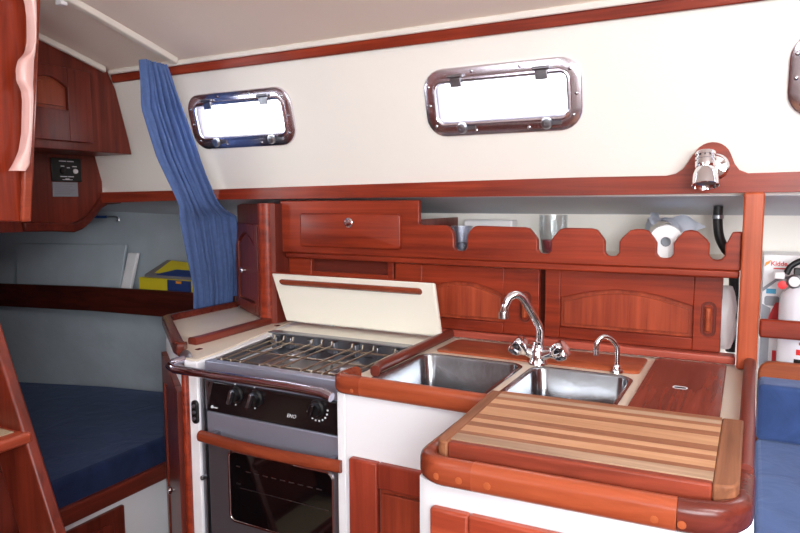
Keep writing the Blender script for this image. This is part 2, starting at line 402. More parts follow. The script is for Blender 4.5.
# ------------------------------------------------------------------ overhead cabinet (upper left)
def arched_door(f, w, h, parent, mw, mp, sl=0.05, sr=0.05, sb=0.035, stp=0.035, rise=0.015, th=0.018, name='door', bev=0.002):
    """f: local frame with lower-left corner at 0,0; n towards the viewer"""
    d = MB()
    x0, x1, y0, y1 = sl, w-sr, sb, h-stp
    d.box(0, sl, 0, h, 0, th, f); d.box(w-sr, w, 0, h, 0, th, f)
    d.box(x0, x1, 0, y0, 0, th, f)
    n = 12; ar = [(x0+(x1-x0)*k/n, y1-rise+rise*math.sin(PI*k/n)) for k in range(n+1)]
    a0 = [f(x, y, 0) for x, y in ar]
    poly = [f(x0, h, 0)] + a0 + [f(x1, h, 0)]
    if rise: d.ex(poly, f(0, 0, th)-f(0, 0, 0))
    else: d.box(x0, x1, y1, h, 0, th, f)
    do = d.build(name, mw, parent, bevel=bev)
    p = MB(); p.box(x0, x1, y0, y1, 0.001, 0.004, f)
    g = 0.010
    inn = [f(x0+g, y0+g, 0.004)] + [f(x1-g, y0+g, 0.004)] + [f(x0+g+(x1-x0-2*g)*k/n, y1-rise-g+rise*math.sin(PI*k/n), 0.004) for k in range(n, -1, -1)]
    p.ex(inn, f(0, 0, 0.008)-f(0, 0, 0))
    p.build('panel', mp, do, bevel=0.003)
    return do
cab = thing('overhead_cabinet', 'dark mahogany overhead locker with arched door in the upper left corner', 'cabinet', (-2.1, 1.45, 1.487))
m = MB()
pr = [(1.15, 1.487), (1.69, 1.487)] + [(1.735-s*SN-0.004, 1.345+s*CS) for s in (0.2, 0.3, 0.38)] + [(y, ceil_z(y)-0.004) for y in (1.60, 1.45, 1.3, 1.15)]
m.ex([(-2.0, y, z) for y, z in pr], (-0.205, 0, 0)); m.build('body', WDZ, cab, bevel=0.003)
fd = F((-2.0, 1.22, 1.515), (0, 1, 0), (0, 0, 1))
arched_door(fd, 0.30, 0.235, cab, WDZ, wood('locker_panel', (124, 52, 34), (166, 82, 54), 'Z'), sl=0.08, sr=0.085, sb=0.10, stp=0.035, rise=0.03, th=0.016)
m = MB(); m.ex([(-1.998, y, ceil_z(y)-0.022+0.02*0) for y in (1.15, 1.3, 1.45, 1.585)] + [(-1.998, y, ceil_z(y)-0.002) for y in (1.585, 1.45, 1.3, 1.15)], (0.016, 0, 0)); m.build('molding', MOLD, cab, bevel=0.004)

# instrument panel
ip = thing('instrument_panel', 'small black heater control panel with white knob on the dark bulkhead', 'control panel', (-2.2, 1.57, 1.392))
fi = F((-2.209, 1.571, 1.432), (0, 1, 0), (0, 0, 1))
m = MB(); m.box(-0.059, 0.059, -0.042, 0.042, 0, 0.008, fi); m.build('plate', BLK2, ip, bevel=0.002)
m = MB(); m.lathe(fi(0.033, -0.004, 0.008), (1, 0, 0), [(0.009, 0), (0.008, 0.006), (0.002, 0.007)], 16); m.build('white_knob', WPL, ip, smooth=True)
m = MB(); m.lathe(fi(-0.018, -0.004, 0.008), (1, 0, 0), [(0.011, 0), (0.009, 0.005), (0.002, 0.006)], 16); m.build('black_knob', BLK, ip, smooth=True)
m = MB()
for x0, x1, y in ((-0.030, -0.002, 0.031), (0.002, 0.028, 0.031), (-0.024, -0.010, 0.013), (0.0, 0.012, 0.008), (0.022, 0.040, 0.013), (-0.028, 0.0, -0.024), (0.003, 0.026, -0.024)):
    m.box(x0, x1, y-0.0016, y+0.0016, 0.008, 0.0085, fi)
m.build('printed_lines', LGT, ip)
m = MB(); m.box(-0.02, 0.02, -0.036, -0.034, 0.008, 0.0088, fi); m.box(-0.008, 0.008, -0.034, -0.031, 0.008, 0.0088, fi); m.build('emblem', LGT, ip)
lb = thing('instruction_label', 'grey instruction plate below the black heater control panel', 'label', (-2.2, 1.565, 1.336))
m = MB(); fl = F((-2.209, 1.565, 1.362), (0, 1, 0), (0, 0, 1)); m.box(-0.05, 0.05, -0.026, 0.026, 0, 0.003, fl); m.build('plate', GRY, lb)
m = MB()
for k in range(6): m.box(-0.043, 0.038-0.01*(k % 3), 0.018-k*0.007, 0.0195-k*0.007, 0.003, 0.0036, fl)
m.build('printed_lines', CARD, lb)

# ------------------------------------------------------------------ companionway side board with hand grip, ladder
cb = thing('companionway_board', 'varnished companionway side board with a glossy scalloped grab rail, far left', 'board', (-1.46, 0.93, 1.27))
m = MB(); m.ex([(-1.45, 0.70, 1.285), (-1.45, 0.928, 1.273), (-1.45, 0.982, 1.775), (-1.45, 0.985, 1.86), (-1.45, 0.70, 1.90)], (-0.03, 0, 0)); m.build('board', WZ, cb, bevel=0.003)
m = MB(); m.ex([(-1.449, 0.908, 1.274), (-1.449, 0.930, 1.273), (-1.449, 0.986, 1.80), (-1.449, 0.958, 1.80)], (0.016, 0, 0)); m.build('edge_strip', WLY, cb, bevel=0.006)
m = MB()
gl = [(1.80, .932), (1.77, .932), (1.75, .940), (1.72, .943), (1.67, .941), (1.645, .933), (1.625, .914), (1.605, .908), (1.58, .908), (1.56, .919), (1.54, .921), (1.47, .915), (1.43, .905), (1.40, .888), (1.385, .878)]
gr = [(1.385, .905), (1.40, .916), (1.5, .926), (1.6, .937), (1.7, .947), (1.80, .956)]
def lerp_(L, z):
    L = sorted(L)
    for (z0, y0), (z1, y1) in zip(L, L[1:]):
        if z0 <= z <= z1: return y0+(y1-y0)*(z-z0)/(z1-z0)
    return L[-1][1]
rs = []
for k in range(70):
    z = 1.3855+(1.7999-1.3855)*k/69
    ya, yb = lerp_(gl, z), lerp_(gr, z); hw = (yb-ya)/2
    rs.append([(-1.434+0.017+x, (ya+yb)/2+y, z) for x, y in rrect(0.016, hw, min(0.009, hw*0.8), 4)])
m.rings(rs); m.build('grab_rail', wood('painted_glare_varnish', (226, 178, 170), (244, 206, 198), 'Z', rough=0.2, coat=0.8), cb, smooth=True)  # near-white pink base paints the glare onto the varnished grip

ld = thing('companionway_ladder', 'reddish wooden companionway ladder with leaning stringer and cream tread, lower left', 'ladder', (-1.30, 0.75, 0.0))
def lp(z, off=0): return -1.533 + (1.07-z)*0.4245 + off
for yy, nm in ((0.87, 1), (0.45, 2)):
    m = MB(); m.ex([(lp(1.12), yy, 1.12), (lp(0), yy, 0), (lp(0, -0.17), yy, 0), (lp(1.12, -0.12), yy, 1.12)], (0, 0.028, 0)); m.build('stringer', wood('ladder_red%d' % nm, (84, 29, 19), (126, 48, 31), 'Z'), ld, bevel=0.006, seg=3)
for z in (0.805, 0.53, 0.26):
    x1 = lp(z)+0.012
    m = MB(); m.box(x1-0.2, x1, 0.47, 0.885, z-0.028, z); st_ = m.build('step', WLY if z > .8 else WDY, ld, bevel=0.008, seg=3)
    m = MB(); m.box(x1-0.17, x1-0.03, 0.50, 0.86, z, z+0.002); m.build('tread_mat', plain('tread_cream', (176, 160, 130), 0.9, bump=0.3, bscale=200), st_)

# ------------------------------------------------------------------ quarter berth
bt = thing('quarter_berth', 'white quarter berth front with wooden fiddle and dark locker door', 'berth', (-2.3, 1.3, 0))
m = MB(); m.box(-3.1, -1.775, 0.90, 1.60, 0, 0.388); m.build('base', WHP, bt)
m = MB(); m.box(-1.772, -1.748, 0.95, 1.60, 0.362, 0.418); m.build('fiddle', WDY, bt, bevel=0.006)
m = MB(); m.box(-1.774, -1.758, 1.02, 1.395, 0.05, 0.338); dr = m.build('locker_door', WDZ, bt, bevel=0.004)
m = MB(); m.box(-1.758, -1.754, 1.07, 1.35, 0.09, 0.30); m.build('panel', WDZ, dr, bevel=0.003)
m = MB()
bp = [(-1.765, 0.92), (-1.765, 1.60), (-1.775, 1.95)] + [(-1.85, 2.005), (-2.2, 1.99), (-2.5, 1.935), (-2.9, 1.81), (-3.2, 1.72), (-3.45, 1.62), (-3.45, 0.92)]
m.ex([(x, y, 0.39) for x, y in bp], (0, 0, 0.11))
o = m.build('berth_cushion', BERTH, bevel=0.022, seg=4); tag(o, 'long blue velour cushion, colour darkened for shade, covering the quarter berth', 'cushion')
sr = [(-3.4, 1.60), (-3.0, 1.76), (-2.5, 1.86), (-2.1, 1.895), (-1.72, 1.905)]
m = MB(); m.rings([[(x, y, z) for x, y in ((0, 0),) for z in (0,)] for _ in ()] or [[(x, y, .848), (x, y+.018, .848), (x, y+.018, .948+(x+3.4)*0.006), (x, y, .948+(x+3.4)*0.006)] for x, y in sr])
o = m.build('shelf_fiddle', wood('fiddle_dark', (50, 18, 13), (84, 32, 23), 'X'), bevel=0.003); tag(o, 'dark brown wooden fiddle board along the berth side shelf', 'shelf board')
m = MB(); m.rings([[(x, y+.018, .875), (x, hy+0.02, .875), (x, hy+0.02, .89), (x, y+.018, .89)] for (x, y), hy in zip(sr, (1.68, 1.82, 1.975, 2.04, 2.06))])
o = m.build('berth_shelf', DECKU); tag(o, 'long shelf behind the dark fiddle above the blue berth', 'shelf')
# things on the shelf
bx = thing('cardboard_box', 'flat yellow and navy printed box lying on the berth shelf beside the curtain', 'box', (-2.03, 1.96, 0.89))
m = MB(); m.box(-2.27, -1.93, 1.925, 1.99, 0.89, 1.000); m.build('carton', YEL, bx, bevel=0.002)
m = MB(); m.box(-2.10, -1.97, 1.922, 1.926, 0.92, 0.998); m.build('navy_print', NAVY, bx)
m = MB(); m.box(-2.05, -2.02, 1.920, 1.923, 0.985, 0.995); m.build('red_print', ORG, bx)
bk = thing('magazine', 'yellow and blue covered booklet lying on top of the yellow box', 'booklet', (-1.98, 1.98, 1.006))
m = MB(); m.ex([(-2.24, 1.93, 1.002), (-1.92, 1.93, 1.002), (-1.92, 2.0, 1.045), (-2.18, 2.0, 1.06)], (0, 0, 0.010)); m.build('pages', CARD, bk)
m = MB(); m.ex([(-2.19, 1.94, 1.019), (-1.93, 1.94, 1.019), (-1.93, 1.995, 1.054), (-2.15, 1.995, 1.068)], (0, 0, 0.002)); m.build('cover', YEL, bk)
m = MB(); m.ex([(-2.17, 1.931, 1.013), (-1.93, 1.931, 1.013), (-1.93, 1.955, 1.032), (-2.08, 1.955, 1.034)], (0, 0, 0.004)); m.build('blue_band', NAVY, bk)
m = MB(); m.ex([(-2.405, 1.93, 0.91), (-2.358, 1.94, 0.91), (-2.338, 1.98, 1.095), (-2.385, 1.97, 1.095)], (0, 0.018, 0))
o = m.build('plastic_strip', WPL, bevel=0.004); tag(o, 'white plastic strip leaning against the hull on the berth shelf', 'plastic strip')
m = MB(); m.ex([(-2.95, 1.82, 0.91), (-2.42, 1.94, 0.90), (-2.39, 1.965, 1.13), (-2.95, 1.83, 1.13)], (0, 0.012, 0))  # added sheet in place of the shadow area on the hull
o = m.build('shadow_sheet', HULL, bevel=0.002); tag(o, 'added sheet standing in for the grey shadow on the hull behind the shelf', 'sheet')
pn = thing('cord_hook', 'thin blue cord with a metal hook under the side deck', 'rod', (-2.45, 1.90, 1.24))
m = MB(); m.tube([(-2.62, 1.85, 1.252), (-2.42, 1.90, 1.252)], 0.006); m.build('cord', RODB, pn, smooth=True)
m = MB(); m.tube([(-2.42, 1.90, 1.252), (-2.37, 1.905, 1.252), (-2.35, 1.905, 1.247), (-2.35, 1.905, 1.237), (-2.365, 1.905, 1.235)], 0.004, 8); m.build('hook', CHR, pn, smooth=True)

# ------------------------------------------------------------------ corner cabinet with tray top, pantry
P1, P2 = V((-1.250, 1.190, 0)), V((-1.705, 1.545, 0))
cc = thing('corner_cabinet', 'white corner cabinet with wood edged tray top, left of the stove', 'cabinet', (-1.45, 1.5, 0))
foot = [(-1.705, 1.545), (-1.250, 1.19), (-1.208, 1.19), (-1.216, 1.30), (-1.262, 1.56), (-1.275, 1.66), (-1.345, 2.0), (-1.70, 2.0)]
m = MB(); m.ex([(x, y, 0) for x, y in foot], (0, 0, 0.918)); m.build('body', WHP, cc, bevel=0.003)
m = MB(); m.ex([(x, y, 0.9185) for x, y in [(-1.70, 1.55), (-1.25, 1.195), (-1.216, 1.195), (-1.23, 1.30), (-1.31, 1.66), (-1.36, 1.90), (-1.70, 1.90)]], (0, 0, 0.004)); m.build('tray_top', LAM, cc)
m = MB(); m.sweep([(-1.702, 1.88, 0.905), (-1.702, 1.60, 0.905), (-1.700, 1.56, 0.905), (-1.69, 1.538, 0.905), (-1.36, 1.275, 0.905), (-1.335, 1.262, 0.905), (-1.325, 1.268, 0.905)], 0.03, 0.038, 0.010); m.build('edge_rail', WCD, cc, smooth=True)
m = MB(); m.sweep([(-1.355, 1.32, 0.92), (-1.352, 1.36, 0.92), (-1.368, 1.66, 0.92)], 0.034, 0.022, 0.008); m.build('inner_rail', WDY, cc, smooth=True)
m = MB(); m.box(-1.300, -1.288, 1.275, 1.292, 0.9185, 0.9245); m.build('plug', WCD, cc)
m = MB(); m.box(-1.322, -1.310, 1.635, 1.652, 0.9185, 0.9245); m.build('plug', WCD, cc)
n_ = (P1-P2).normalized(); ff = F(P2+V((0, 0, 0.06)), n_, (0, 0, 1))
dw = (P1-P2).length
dd = arched_door(lambda a, b, c=0: ff(a+0.02, b, c), dw-0.07, 0.765, cc, WDZ, WDZ, sl=0.06, sr=0.06, sb=0.06, stp=0.06, rise=0.03, name='door')
m = MB(); m.lathe(ff(0.33, 0.42, 0.018), ff(0, 0, 1)-ff(0, 0, 0), [(0.006, 0), (0.006, 0.006), (0.012, 0.010), (0.010, 0.016), (0.002, 0.018)], 16); m.build('knob', CHR, dd, smooth=True)
m = MB(); m.box(-1.252, -1.236, 1.176, 1.191, 0.0, 0.90); m.build('corner_strip', WX, cc, bevel=0.005)
m = MB(); fp = F((-1.217, 1.1895, 0.790), (1, 0, 0), (0, 0, 1)); m.loft(fp, [(0, 0), (0, 0.004), (0.002, 0.006)], 0.011, 0.030, 0.010, cap0=True, cap1=True); sk = m.build('switch_plate', BLK2, cc)
m = MB()
for k in (-0.016, 0, 0.016): m.lathe(fp(0, k, 0.006), (0, -1, 0), [(0.005, 0), (0.004, 0.004), (0.001, 0.005)], 12)
m.build('buttons', SSB, sk, smooth=True)

pt = thing('pantry_cabinet', 'narrow mahogany pantry cupboard with arched angled door and rounded post', 'cabinet', (-1.5, 1.85, 0.925))
m = MB()
pl = [(-1.662, 1.862), (-1.42, 1.707), (-1.398, 1.692)] + arc(-1.383, 1.677, 0.022, 150, 300, 8)[2:] + [(-1.352, 1.655), (-1.335, 1.70), (-1.335, 1.98), (-1.66, 1.98)]
pl = [(-1.662, 1.862), (-1.405, 1.694)] + arc(-1.377, 1.682, 0.026, 190, 290, 8) + [(-1.338, 1.672), (-1.338, 1.98), (-1.66, 1.98)]
m.ex([(x, y, 0.923) for x, y in pl], (0, 0, 0.385)); m.build('body', WDZ, pt, smooth=True)
A1, A2 = V((-1.655, 1.858, 0.94)), V((-1.41, 1.698, 0.94))
fq = F(A1, (A2-A1), (0, 0, 1))
do = arched_door(lambda a, b, c=0: fq(a+0.01, b, c), 0.265, 0.30, pt, WDZ, WDZ, sl=0.035, sr=0.035, sb=0.03, stp=0.03, rise=0.035, th=0.016)
m = MB(); m.lathe(fq(0.10, 0.135, 0.01), fq(0, 0, 1)-fq(0, 0, 0), [(0.005, 0), (0.005, 0.006), (0.010, 0.010), (0.008, 0.015), (0.002, 0.017)], 16); m.build('knob', CHR, do, smooth=True)
m = MB(); m.tube([(-1.377, 1.680, 0.925), (-1.377, 1.680, 1.31)], 0.029, 20); m.build('corner_post', WX, pt, smooth=True)

# ------------------------------------------------------------------ galley back: storage plank with drawer and scalloped fiddle
pk = thing('galley_shelf', 'mahogany galley shelf with scalloped fiddle front and a locked drawer', 'shelf', (-0.7, 1.8, 1.15))
S = [(-1.345, 1.318), (-0.846, 1.318), (-0.846, 1.252), (-0.838, 1.247), (-0.763, 1.247), (-0.752, 1.243), (-0.740, 1.230), (-0.736, 1.215), (-0.736, 1.188)]
S += [(-0.730, 1.179), (-0.722, 1.176), (-0.710, 1.176), (-0.702, 1.179), (-0.697, 1.188), (-0.696, 1.218), (-0.690, 1.232), (-0.678, 1.244), (-0.668, 1.247)]
def notch(a, b, c, d, zt=1.245):
    return [(a-0.012, zt), (a, zt-0.003), (b-0.006, zt-0.022), (b, zt-0.032), (b, 1.186), (b+0.007, 1.178), (b+0.014, 1.176), (c-0.014, 1.176), (c-0.007, 1.178), (c, 1.186), (c, zt-0.032), (c+0.006, zt-0.022), (d, zt-0.003), (d+0.012, zt)]
S += notch(-0.520, -0.497, -0.460, -0.438) + notch(-0.345, -0.324, -0.289, -0.264) + notch(-0.222, -0.201, -0.163, -0.142) + notch(-0.112, -0.085, -0.052, -0.038)[:-1] + [(-0.018, 1.243)]
S += [(-0.018, 1.152), (-1.345, 1.152)]
m = MB(); m.ex([(x, 1.708, z) for x, z in S], (0, 0.018, 0)); m.build('fiddle_front', WX, pk, bevel=0.003)
m = MB(); m.box(-1.335, -0.02, 1.726, 1.995, 1.156, 1.168); m.build('shelf_board', LAM, pk)
m = MB(); m.box(-0.862, -0.846, 1.727, 1.995, 1.168, 1.262); m.build('divider', WDZ, pk)
m = MB(); m.loft(lambda a, b, c=0: V((-1.082+a, 1.708-c, 1.2265+b)), [(0, 0), (0, 0.006), (0.002, 0.009), (0.005, 0.010)], 0.180, 0.0525, 0.012, cap0=True, cap1=True); dr = m.build('drawer', WX, pk, smooth=True)
m = MB(); m.lathe((-1.077, 1.6985, 1.251), (0, -1, 0), [(0.016, 0), (0.015, 0.004), (0.011, 0.006), (0.010, 0.010), (0.003, 0.011)], 24); m.build('lock_knob', CHR, dr, smooth=True)
m = MB(); m.box(-1.33, -0.02, 1.712, 1.742, 1.134, 1.1515); m.build('lower_molding', WX, pk, bevel=0.004)

lc = thing('galley_locker', 'mahogany locker front with two arched sliding doors behind the sink', 'cabinet', (-0.65, 1.78, 0.925))
m = MB()
m.box(-1.335, -0.945, 1.752, 1.765, 0.93, 1.134); m.box(-0.945, -0.055, 1.785, 1.795, 0.93, 1.134)
m.build('back_board', WDX, lc)
m = MB(); m.box(-1.335, -0.02, 1.722, 1.768, 0.9265, 0.946); m.build('base_rail', wood('rose_trim', (140, 56, 44), (184, 92, 74), 'X'), lc, bevel=0.004)
m = MB(); m.box(-1.335, -1.245, 1.735, 1.752, 0.947, 1.133); m.box(-0.965, -0.945, 1.735, 1.752, 0.947, 1.133); m.box(-1.245, -0.965, 1.735, 1.752, 0.947, 1.092)
m.build('face_frame', WX, lc, bevel=0.002)
def dlr(x0, x1, sl, sr, y, hx):
    f = F((x0, y, 0.947), (1, 0, 0), (0, 0, 1))
    d = arched_door(f, x1-x0, 0.184, lc, WX, WXP, sl=sl, sr=sr, sb=0.030, stp=0.045, rise=0.030, th=0.016)
    h = MB(); fh = lambda a, b, c=0: V((hx+a, y-0.016-c, 1.027+b))
    h.loft(fh, [(0, 0), (0.001, 0.003), (0.006, 0.003), (0.007, 0.0)], 0.017, 0.043, 0.016, wrap=True)
    ho = h.build('handle_recess', WDZ, d, smooth=True)
    h = MB(); h.loft(fh, [(0.010, 0), (0.011, 0.010), (0.013, 0.013), (0.016, 0.014)], 0.017, 0.040, 0.014, cap0=True, cap1=True); h.build('pull', WLX, d, smooth=True)
    return d
dlr(-0.940, -0.498, 0.09, 0.10, 1.752, -0.537)
dlr(-0.487, -0.055, 0.042, 0.062, 1.768, -0.083)

# post
m = MB(); m.box(-0.018, 0.024, 1.690, 1.748, 0.925, 1.333); o = m.build('support_post', wood('post_wood', (160, 68, 38), (196, 96, 58), 'Z'), bevel=0.005, seg=3); tag(o, 'square upright wooden post at the right end of the galley', 'post')

# ------------------------------------------------------------------ stove
sv = thing('gimballed_stove', 'stainless galley cooker with black control panel and wooden oven handle', 'stove', (-0.99, 1.4, 0.25))
SX0, SX1, SY = -1.19, -0.782, 1.20
m = MB(); m.box(SX0+0.004, SX1, SY+0.02, 1.62, 0.30, 0.885); m.build('body', DSS, sv)
m = MB(); m.box(SX0-0.003, SX1, SY, SY+0.025, 0.873, 0.922); m.build('front_band', SST, sv, bevel=0.003)
# hob tray
m = MB()
m.box(SX0-0.02, SX1, SY+0.025, 1.54, 0.884, 0.888)
m.ex([(SX0, SY+0.02, 0.888), (SX0, SY+0.02, 0.918), (SX0-0.008, SY+0.02, 0.918), (SX0-0.008, SY+0.02, 0.888)], (-0.048, 0.315, 0))
m.box(SX0-0.056, SX1, 1.530, 1.545, 0.888, 0.932)
m.box(SX0-0.056, SX1, 1.512, 1.545, 0.930, 0.935)
m.box(SX1-0.008, SX1, SY+0.025, 1.54, 0.888, 0.915)
m.build('hob_tray', SSB, sv, bevel=0.002)
for bx_, by_, br in ((-1.09, 1.32, 0.045), (-0.90, 1.40, 0.042), (-1.10, 1.45, 0.030)):
    m = MB(); m.lathe((bx_, by_, 0.888), (0, 0, 1), [(br+0.014, 0), (br+0.012, 0.004), (br, 0.005), (br-0.004, 0.013), (br-0.012, 0.016), (0.002, 0.017)], 28); m.build('burner', SSB, sv, smooth=True)
m = MB()
zz = 0.918
for k in range(13):
    x = SX0+0.015+k*0.031
    xa, xb = x, x-0.035*(1-k/16)
    if k % 4 != 3:
        m.tube([(xa, SY+0.035, zz-0.012), (xa, SY+0.042, zz), (xb, 1.495, zz), (xb, 1.50, zz+0.012)], 0.0028, 8)
for y in (SY+0.06, 1.36, 1.48): m.tube([(SX0-0.02, y, zz-0.004), (SX1-0.01, y, zz-0.004)], 0.003, 8)
m.build('pan_grate', plain('grate_wire', (176, 166, 150), 0.3, 1.0), sv, smooth=True)
for x, y in ((-1.215, 1.50), (-1.17, 1.51), (-1.10, 1.51), (-1.02, 1.51), (-0.95, 1.51), (-0.88, 1.51), (-0.82, 1.51)):
    m = MB(); m.box(x-0.009, x+0.009, y, y+0.02, 0.89, 0.924); m.build('pan_clamp', SSB, sv, bevel=0.002)
# control panel
m = MB(); m.ex([(SX0+0.012, SY-0.006, 0.873), (SX1, SY-0.006, 0.873), (SX1, SY-0.002, 0.795), (SX0+0.004, SY-0.002, 0.795)], (0, 0.03, 0)); m.build('control_panel', BLK, sv, bevel=0.002)
m = MB(); m.ex([(SX0, SY-0.003, 0.873), (SX0+0.030, SY-0.0075, 0.873), (SX0+0.006, SY-0.005, 0.80), (SX0, SY-0.003, 0.80)], (0, 0.03, 0)); m.build('side_trim', SSB, sv)
for kx, kz in ((-1.084, 0.851), (-1.024, 0.851), (-0.848, 0.851)):
    m = MB(); m.lathe((kx, SY-0.006, kz), (0, -1, 0), [(0.021, 0), (0.020, 0.004), (0.016, 0.006), (0.015, 0.018), (0.002, 0.019)], 24)
    kb = m.build('knob', BLK2, sv, smooth=True)
    m = MB(); m.box(kx-0.004, kx+0.004, SY-0.036, SY-0.024, kz-0.018, kz+0.018, lambda a, b, c, kx=kx, kz=kz: V((kx+(a-kx)*.94+(c-kz)*.34, b, kz+(c-kz)*.94-(a-kx)*.34))); m.build('grip', SSB if kx < -0.9 else BLK, kb, bevel=0.002)
m = MB()
for k in range(9):
    a = math.radians(200+k*20); m.lathe((-0.848+0.028*math.cos(a), SY-0.0055, 0.851+0.028*math.sin(a)), (0, -1, 0), [(0.0024, 0), (0.0022, 0.0012), (0.0004, 0.0013)], 8)
for kx in (-1.084, -1.024): 
    for a in (100, 260): m.lathe((kx-0.005, SY-0.0055, 0.851+0.026*math.sin(math.radians(a))), (0, -1, 0), [(0.0022, 0), (0.002, 0.0012), (0.0004, 0.0013)], 8)
m.build('dial_marks', LGT, sv)
text('emblem', 'ENO', 0.0125, lambda a, b, c: V((-0.922+a, SY-0.0055-c, 0.822+b)), LGT, sv, shear=0.3)
m = MB(); m.lathe((-1.168, SY-0.003, 0.808), (0, -1, 0), [(0.004, 0), (0.0035, 0.002)], 12); m.box(-1.163, -1.150, SY-0.0055, SY-0.004, 0.8065, 0.8085); m.build('lock_symbol', LGT, sv)
m = MB(); m.box(SX0+0.004, SX1, SY-0.004, SY+0.02, 0.735, 0.794); m.build('steel_band', SST, sv, bevel=0.002)
# oven door
m = MB(); m.box(SX0+0.010, SX1, SY-0.010, SY+0.016, 0.30, 0.733)
od = m.build('oven_door', DSS, sv, bevel=0.004)
fo = F((-0.958, SY-0.010, 0.62), (1, 0, 0), (0, 0, 1))
m = MB(); m.loft(fo, [(0, 0), (0, 0.003), (0.004, 0.004), (0.006, 0.001), (0.006, 0.0)], 0.156, 0.092, 0.02, wrap=True); m.build('window_rim', CHR, od, smooth=True)
m = MB(); m.loft(fo, [(0, 0), (0, 0.0018)], 0.150, 0.086, 0.016, cap0=True, cap1=True); m.build('window', OVG, od)
m = MB()
for b, n in ((0.045, 9), (0.0, 2)):
    if n > 2:
        for k in range(n): m.box(-0.10+k*0.026, -0.085+k*0.026, b-0.001, b+0.001, 0.0018, 0.0024, fo)
    else: m.box(-0.12, 0.14, b-0.0006, b+0.0006, 0.0018, 0.0024, fo)
m.box(-0.13, -0.118, 0.052, 0.055, 0.0018, 0.0024, fo); m.box(-0.13, -0.118, 0.008, 0.011, 0.0018, 0.0024, fo)
m.build('oven_rack', SSB, od)
m = MB()
pa = []
for k in range(15):
    u = k/14; x = -1.183+u*0.415; pa.append((x, SY-0.030-0.014*math.sin(PI*min(1, max(0, u*0.95+0.02))), 0.726))
m.sweep(pa, 0.024, 0.028, 0.011); m.build('oven_handle', WCN, sv, smooth=True)
for x in (-1.15, -0.80):
    m = MB(); m.box(x-0.008, x+0.008, SY-0.03, SY, 0.735, 0.75); m.build('handle_bracket', SSB, sv)
m = MB(); m.box(SX0-0.018, SX0-0.006, SY-0.002, SY+0.02, 0.30, 0.88); m.lathe((SX0-0.012, SY-0.002, 0.62), (0, -1, 0), [(0.006, 0), (0.006, 0.012), (0.002, 0.014)], 12); m.build('gimbal_strip', SSB, sv)
# crash bar
hr = thing('crash_bar', 'polished steel safety bar across the front of the stove', 'rail', (-1.0, 1.155, 0.93))
m = MB(); m.tube([(-1.262, 1.200, 0.918), (-1.272, 1.175, 0.914), (-1.266, 1.156, 0.910), (-1.24, 1.148, 0.906), (-1.1, 1.147, 0.907), (-0.9, 1.147, 0.909), (-0.80, 1.148, 0.906), (-0.776, 1.146, 0.900)], 0.0105, 16); m.build('bar', plain('bar_steel', (196, 194, 210), 0.13, 1.0), hr, smooth=True)
m = MB(); m.lathe((-1.263, 1.21, 0.918), (0, -1, 0), [(0.022, 0), (0.020, 0.005), (0.014, 0.008)], 20); m.build('flange', SSB, hr, smooth=True)

# stove lid
sl_ = thing('stove_cover', 'cream worktop cover raised behind the stove with a wooden strip handle', 'stove lid', (-1.04, 1.66, 0.935))
def fl2(a, b, c=0): return V((-1.298+a, 1.672-b*0.22-c, 0.936+b*0.975+c*0.22))
m = MB(); m.ex([fl2(0.006, 0), fl2(0.546, 0), fl2(0.540, 0.158), (fl2(-0.020, 0.158))], fl2(0, 0, 0.014)-fl2(0, 0, 0)); m.build('panel', LID, sl_, bevel=0.004)
m = MB(); m.box(-1.274, -0.772, 1.548, 1.715, 0.895, 0.924); m.build('rear_ledge', LID, sl_, bevel=0.002)
m = MB(); m.loft(lambda a, b, c=0: fl2(0.258+a, 0.130+b, 0.014+c), [(0, 0), (0.0005, 0.010), (0.003, 0.016), (0.008, 0.018)], 0.243, 0.010, 0.010, cap0=True, cap1=True); m.build('handle', WCN, sl_, smooth=True)
m = MB(); m.box(-0.016, 0.536, 0.158, 0.162, -0.001, 0.015, fl2); m.build('top_edging', WX, sl_)

# ------------------------------------------------------------------ sink counter
CX0, CX1 = -0.748, -0.0
sk_ = thing('sink_cabinet', 'white fronted sink cabinet with teak edged cream worktop', 'cabinet', (-0.5, 1.4, 0))
m = MB()
m.box(-0.780, -0.760, 1.172, 1.735, 0, 0.904); m.box(-0.760, -0.42, 1.172, 1.19, 0, 0.904); m.box(-0.725, 0.0, 1.715, 1.735, 0, 0.904)
m.build('body', WHP, sk_, bevel=0.002)
# worktop with rectangular openings for the two basins
BA = (-0.740, -0.464, 1.190, 1.523); BBs = (-0.448, -0.214, 1.190, 1.523)
m = MB()
gx = [-0.780, BA[0]+0.006, BA[1]-0.006, BBs[0]+0.006, BBs[1]-0.006, -0.002]; gy = [1.18, 1.196, 1.517, 1.745]
for i in range(5):
    for j in range(3):
        if j == 1 and i in (1, 3): continue
        m.box(gx[i], gx[i+1], gy[j], gy[j+1], 0.905, 0.922)
m.build('worktop', LAM, sk_)
Z0 = 0.905
m = MB(); m.sweep([(-0.774, 1.242, Z0), (-0.777, 1.205, Z0)] + [(x, y, Z0) for x, y in arc(-0.752, 1.196, 0.025, 180, 270, 6)] + [(-0.715, 1.171, Z0)], 0.030, 0.042, 0.012); m.build('corner_piece', WCN, sk_, smooth=True)
m = MB(); m.sweep([(-0.715, 1.171, Z0), (-0.38, 1.171, Z0)], 0.030, 0.042, 0.012); m.build('front_rail', WLX, sk_, smooth=True)
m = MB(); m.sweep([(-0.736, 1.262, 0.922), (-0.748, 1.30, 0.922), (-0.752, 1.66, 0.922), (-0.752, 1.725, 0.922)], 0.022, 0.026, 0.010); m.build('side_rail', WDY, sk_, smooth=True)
m = MB()
m.lathe((-0.732, 1.1565, 0.918), (0, -1, 0), [(0.0045, 0), (0.004, 0.0012), (0.001, 0.0014)], 10)
m.build('bung', BUNG, sk_)
fd = F((-0.741, 1.172, 0.10), (1, 0, 0), (0, 0, 1))
